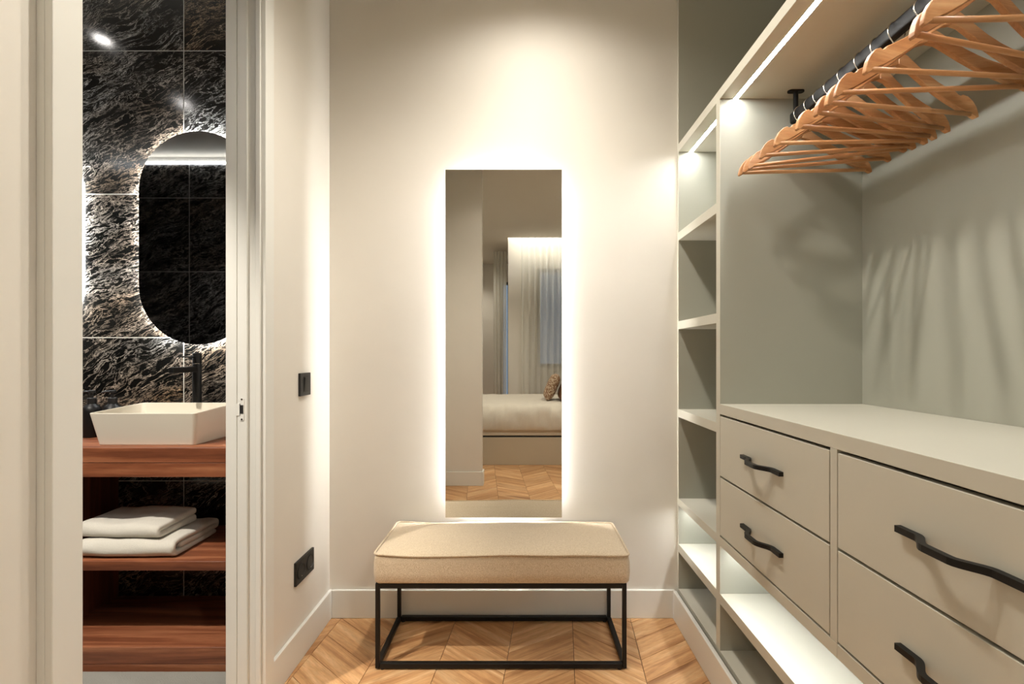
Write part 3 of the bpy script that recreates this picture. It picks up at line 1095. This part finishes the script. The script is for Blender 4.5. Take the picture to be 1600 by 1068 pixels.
def oval_mirror(xc, label):
    zc, w, h = 1.7255, 0.536, 0.965
    o = tag(empty('oval_mirror', (xc, 2.17, zc - h / 2)), label, 'mirror', 'backlit oval mirrors')
    bm = bmesh.new()
    prism(bm, pill(w, h, xc, zc, 0), lambda p, k: (p[0], 2.176 + 0.005 * k, p[1]))
    mk('glass', bm, 'mirror_glass_tinted', o)
    bm = bmesh.new()
    prism(bm, pill(w - 0.040, h - 0.040, xc, zc, 0), lambda p, k: (p[0], 2.1811 + 0.0188 * k, p[1]))
    mk('backing', bm, 'black_metal', o)
    bm = bmesh.new()
    ol = pill(w - 0.012, h - 0.012, xc, zc, 0)
    ol2 = pill(w - 0.036, h - 0.036, xc, zc, 0)
    a = [bm.verts.new((p[0], 2.1815, p[1])) for p in ol]
    b = [bm.verts.new((p[0], 2.1945, p[1])) for p in ol2]
    for i in range(len(ol)):
        j = (i + 1) % len(ol)
        bm.faces.new((a[i], a[j], b[j], b[i]))
    mk('light_strip', bm, 'led_bath', o)


oval_mirror(-1.460, 'backlit oval mirror on the black marble above the white basin')
oval_mirror(-2.272, 'backlit oval mirror whose glowing edge shows at the left door casing')
mk('wall_washer', B(-3.68, -0.99, 0.082, 0.094, 2.885, 2.90), 'led_washer')
tag(bpy.data.objects['wall_washer'], 'white light strip at the top of the marble wall opposite the oval mirror', 'light strip')

# towels -----------------------------------------------------------
def towel(name, label, x0, x1, y0, y1, z0, layers, th, seed, rot=0.0, back_lift=0.0):
    """folded towel: the cloth runs back and forth, with the big fold at the front"""
    H = layers * th
    path = []
    # outer loop: bottom layer back->front, front fold, top layer front->back
    ro = H / 2 - th / 2
    nb = 16
    for k in range(nb):
        path.append((y1 - (y1 - y0 - H / 2) * k / (nb - 1), th / 2))
    for k in range(1, 12):
        a = -PI / 2 - PI * k / 12
        path.append((y0 + H / 2 + ro * math.cos(a) * 1.0, H / 2 + ro * math.sin(a)))
    for k in range(nb):
        path.append((y0 + H / 2 + (y1 - y0 - H / 2) * k / (nb - 1), H - th / 2))
    if layers >= 3:                       # tucked inner layer
        for k in range(1, 7):
            a = PI / 2 - PI * k / 6
            path.append((y1 + th / 2 * math.cos(a), H - th - 0.0 + th / 2 * math.sin(a)))
        for k in range(1, nb):
            path.append((y1 - (y1 - y0 - H * 0.75) * k / (nb - 1), H - 1.5 * th))
    NXX = 30
    c = Vector(((x0 + x1) / 2, (y0 + y1) / 2))
    bm = bmesh.new()
    def P(ix, y, z, i):
        x = x0 + (x1 - x0) * ix / NXX
        e = min(ix, NXX - ix) / 3.0
        lift = 0.0
        nz = noise.noise(Vector((x * 9 + seed, y * 9, z * 14))) * 0.007 + noise.noise(Vector((x * 30, y * 30 + seed, z * 40))) * 0.002
        f = (y - y0) / (y1 - y0)
        zz = z + nz * (0.2 + z / H) + back_lift * f * z / H - (0.004 * (1 - min(e, 1)) * z / H)
        xx = x + (0.006 * noise.noise(Vector((seed, y * 14, z * 45))) if ix in (0, NXX) else 0)
        yy = y + noise.noise(Vector((x * 7, seed, z * 20))) * 0.005
        d = Vector((xx, yy)) - c
        return Vector((c.x + d.x * math.cos(rot) - d.y * math.sin(rot), c.y + d.x * math.sin(rot) + d.y * math.cos(rot), max(z0 + zz, z0 + 0.0005)))
    n = len(path)
    hw = th * 0.47
    outer, inner = [], []
    for i, (y, z) in enumerate(path):
        p, q = path[max(i - 1, 0)], path[min(i + 1, n - 1)]
        d = Vector((q[0] - p[0], q[1] - p[1])).normalized()
        nn = Vector((d.y, -d.x))
        outer.append([bm.verts.new(P(ix, y - nn.x * -hw, z - nn.y * -hw, i)) for ix in range(NXX + 1)])
        inner.append([bm.verts.new(P(ix, y + nn.x * -hw, z + nn.y * -hw, i)) for ix in range(NXX + 1)])
    for i in range(n - 1):
        for k in range(NXX):
            bm.faces.new((outer[i][k], outer[i][k + 1], outer[i + 1][k + 1], outer[i + 1][k]))
            bm.faces.new((inner[i][k + 1], inner[i][k], inner[i + 1][k], inner[i + 1][k + 1]))
        for k in (0, NXX):
            bm.faces.new((outer[i][k], outer[i + 1][k], inner[i + 1][k], inner[i][k]))
    for i in (0, n - 1):
        for k in range(NXX):
            bm.faces.new((outer[i][k], outer[i][k + 1], inner[i][k + 1], inner[i][k]))
    o = mk(name, bm, 'terry', smooth=True, sub=1)
    tag(o, label, 'towel', 'folded towels on the vanity shelf')
    return o


towel('folded_towel', 'larger cream towel folded flat on the walnut shelf, underneath the other', -1.70, -1.325, 1.828, 2.10, 0.4205, 3, 0.0225, 1.3)
towel('folded_towel', 'smaller cream towel folded on top of the larger one', -1.72, -1.385, 1.845, 2.06, 0.4905, 2, 0.026, 5.1, rot=-0.05, back_lift=0.012)

bm = bmesh.new()
box(bm, -2.0, -1.05, 1.10, 1.80, 0.0045, 0.016, 0.005)
tag(mk('bath_mat', bm, 'rug_grey'), 'grey bath mat on the floor in front of the vanity', 'mat')

# ================================================================== BED (in the mirror)
bed = tag(empty('bed', (-0.3, -1.65, 0)), 'low platform bed with cream duvet reflected in the dressing mirror', 'bed')
BX0, BX1, BY0, BY1 = -1.35, 0.78, -2.42, -0.886
mk('base', B(BX0, BX1, BY0, BY1, 0.0, 0.298, 0.003), 'bed_paint', bed)
mk('recess', B(BX0 + 0.02, BX1 - 0.02, BY0 + 0.02, BY1 - 0.02, 0.298, 0.312), 'dark_gap', bed)
mk('mattress', B(BX0 + 0.005, BX1 - 0.005, BY0 + 0.01, BY1 - 0.008, 0.312, 0.52, 0.02, 3), 'linen', bed)
dv = bmesh.new()
# cross-section from the front hem over the top to the back hem
sec = [(BY1 + 0.015, 0.368), (BY1 + 0.030, 0.39), (BY1 + 0.040, 0.44), (BY1 + 0.038, 0.50), (BY1 + 0.026, 0.56), (BY1 - 0.005, 0.61), (BY1 - 0.06, 0.642), (BY1 - 0.14, 0.652)]
sec += [(BY1 - 0.14 - (BY1 - BY0 - 0.28) * k / 24, 0.652) for k in range(1, 25)]
sec += [(BY0 + 0.06, 0.642), (BY0, 0.60), (BY0 - 0.03, 0.50), (BY0 - 0.02, 0.40)]
NXX = 120
g = []
for j, (y, z) in enumerate(sec):
    row = []
    for k in range(NXX + 1):
        x = BX0 + 0.02 + (BX1 - 0.3 - BX0) * k / NXX
        v1_ = noise.noise(Vector((x * 5 + y * 3, z * 8, y * 3)))
        v2_ = noise.noise(Vector((x * 13 + z * 9, z * 6 - x * 4, y * 8)))
        v3_ = noise.turbulence(Vector((x * 8 - z * 6, z * 10, y * 4)), 3, True)
        front = 1.0 if j < 8 else 0.35
        off = (0.018 * v1_ + 0.016 * v2_ + 0.022 * (v3_ - 0.5)) * front
        if j == 0: off *= 0.3
        row.append(dv.verts.new((x, y + (off if j < 7 else 0), z + (off * 0.7 if j >= 5 else 0))))
    g.append(row)
for A, C in zip(g, g[1:]):
    for k in range(NXX): dv.faces.new((A[k], A[k + 1], C[k + 1], C[k]))
du = mk('duvet', dv, 'linen', bed, smooth=True)
sol = du.modifiers.new('solid', 'SOLIDIFY'); sol.thickness = 0.012; sol.offset = -1
mk('headboard', B(BX1, BX1 + 0.06, BY0 - 0.05, BY1 + 0.05, 0.0, 1.0, 0.01), 'bed_paint', bed)


def cushion(x, y, z, w, t_, tilt, mat, label, yaw=0.0):
    bm = bmesh.new()
    n = 16
    F, K = [], []
    for i in range(n + 1):
        a, b = [], []
        for j in range(n + 1):
            u, v = i / n * 2 - 1, j / n * 2 - 1
            th = t_ / 2 * ((1 - u ** 4) * (1 - v ** 4)) ** 0.6
            sx = w / 2 * (1 - 0.06 * (1 - abs(v)) * abs(u))
            sy = w / 2 * (1 - 0.06 * (1 - abs(u)) * abs(v))
            a.append(bm.verts.new((th, u * sx, w / 2 + v * sy)))
            edge = i in (0, n) or j in (0, n)
            b.append(a[-1] if edge else bm.verts.new((-th, u * sx, w / 2 + v * sy)))
        F.append(a); K.append(b)
    for i in range(n):
        for j in range(n):
            bm.faces.new((F[i][j], F[i + 1][j], F[i + 1][j + 1], F[i][j + 1]))
            q = (K[i][j], K[i][j + 1], K[i + 1][j + 1], K[i + 1][j])
            bm.faces.new(q)
    bmesh.ops.transform(bm, matrix=Matrix.Translation((x, y, z)) @ Matrix.Rotation(yaw, 4, 'Z') @ Matrix.Rotation(tilt, 4, 'Y'), verts=bm.verts)
    o = mk('cushion', bm, mat, smooth=True)
    tag(o, label, 'cushion', 'cushions on the bed')


cushion(0.30, -1.45, 0.655, 0.34, 0.13, 0.42, 'cushion_weave', 'patterned beige cushion leaning on the bed in the mirror')
cushion(0.47, -1.42, 0.655, 0.36, 0.13, 0.40, 'brown_leather', 'plain brown cushion behind the patterned one on the bed')


# curtains -------------------------------------------------------
def curtain(name, label, x0, x1, y, z0, z1, folds, depth, seed, nz=14):
    bm = bmesh.new()
    NX_ = folds * 10
    rows = []
    for j in range(nz + 1):
        z = z0 + (z1 - z0) * j / nz
        row = []
        for i in range(NX_ + 1):
            u = i / NX_
            ph = 2 * PI * folds * u + 1.4 * noise.noise(Vector((u * folds * 0.5, seed, z * 0.25)))
            d = depth * (0.7 + 0.5 * noise.noise(Vector((u * folds * 0.4, seed + 4, 0)))) * math.sin(ph)
            row.append(bm.verts.new((x0 + (x1 - x0) * u + 0.25 * depth * math.cos(ph), y + d, z)))
        rows.append(row)
    for A, C in zip(rows, rows[1:]):
        for k in range(NX_): bm.faces.new((A[k], A[k + 1], C[k + 1], C[k]))
    o = mk(name, bm, 'sheer_fabric', smooth=True)
    return tag(o, label, 'curtain', 'sheer curtains in the bedroom')


curtain('sheer_curtain', 'wide white sheer curtain over the bedroom window, lit from above', 0.0, 1.56, -3.03, 0.02, 3.08, 17, 0.035, 2.0)
curtain('sheer_curtain', 'narrow gathered sheer curtain in the bedroom recess, left of the wide one', -0.47, -0.25, -3.75, 0.02, 2.93, 4, 0.04, 8.0)
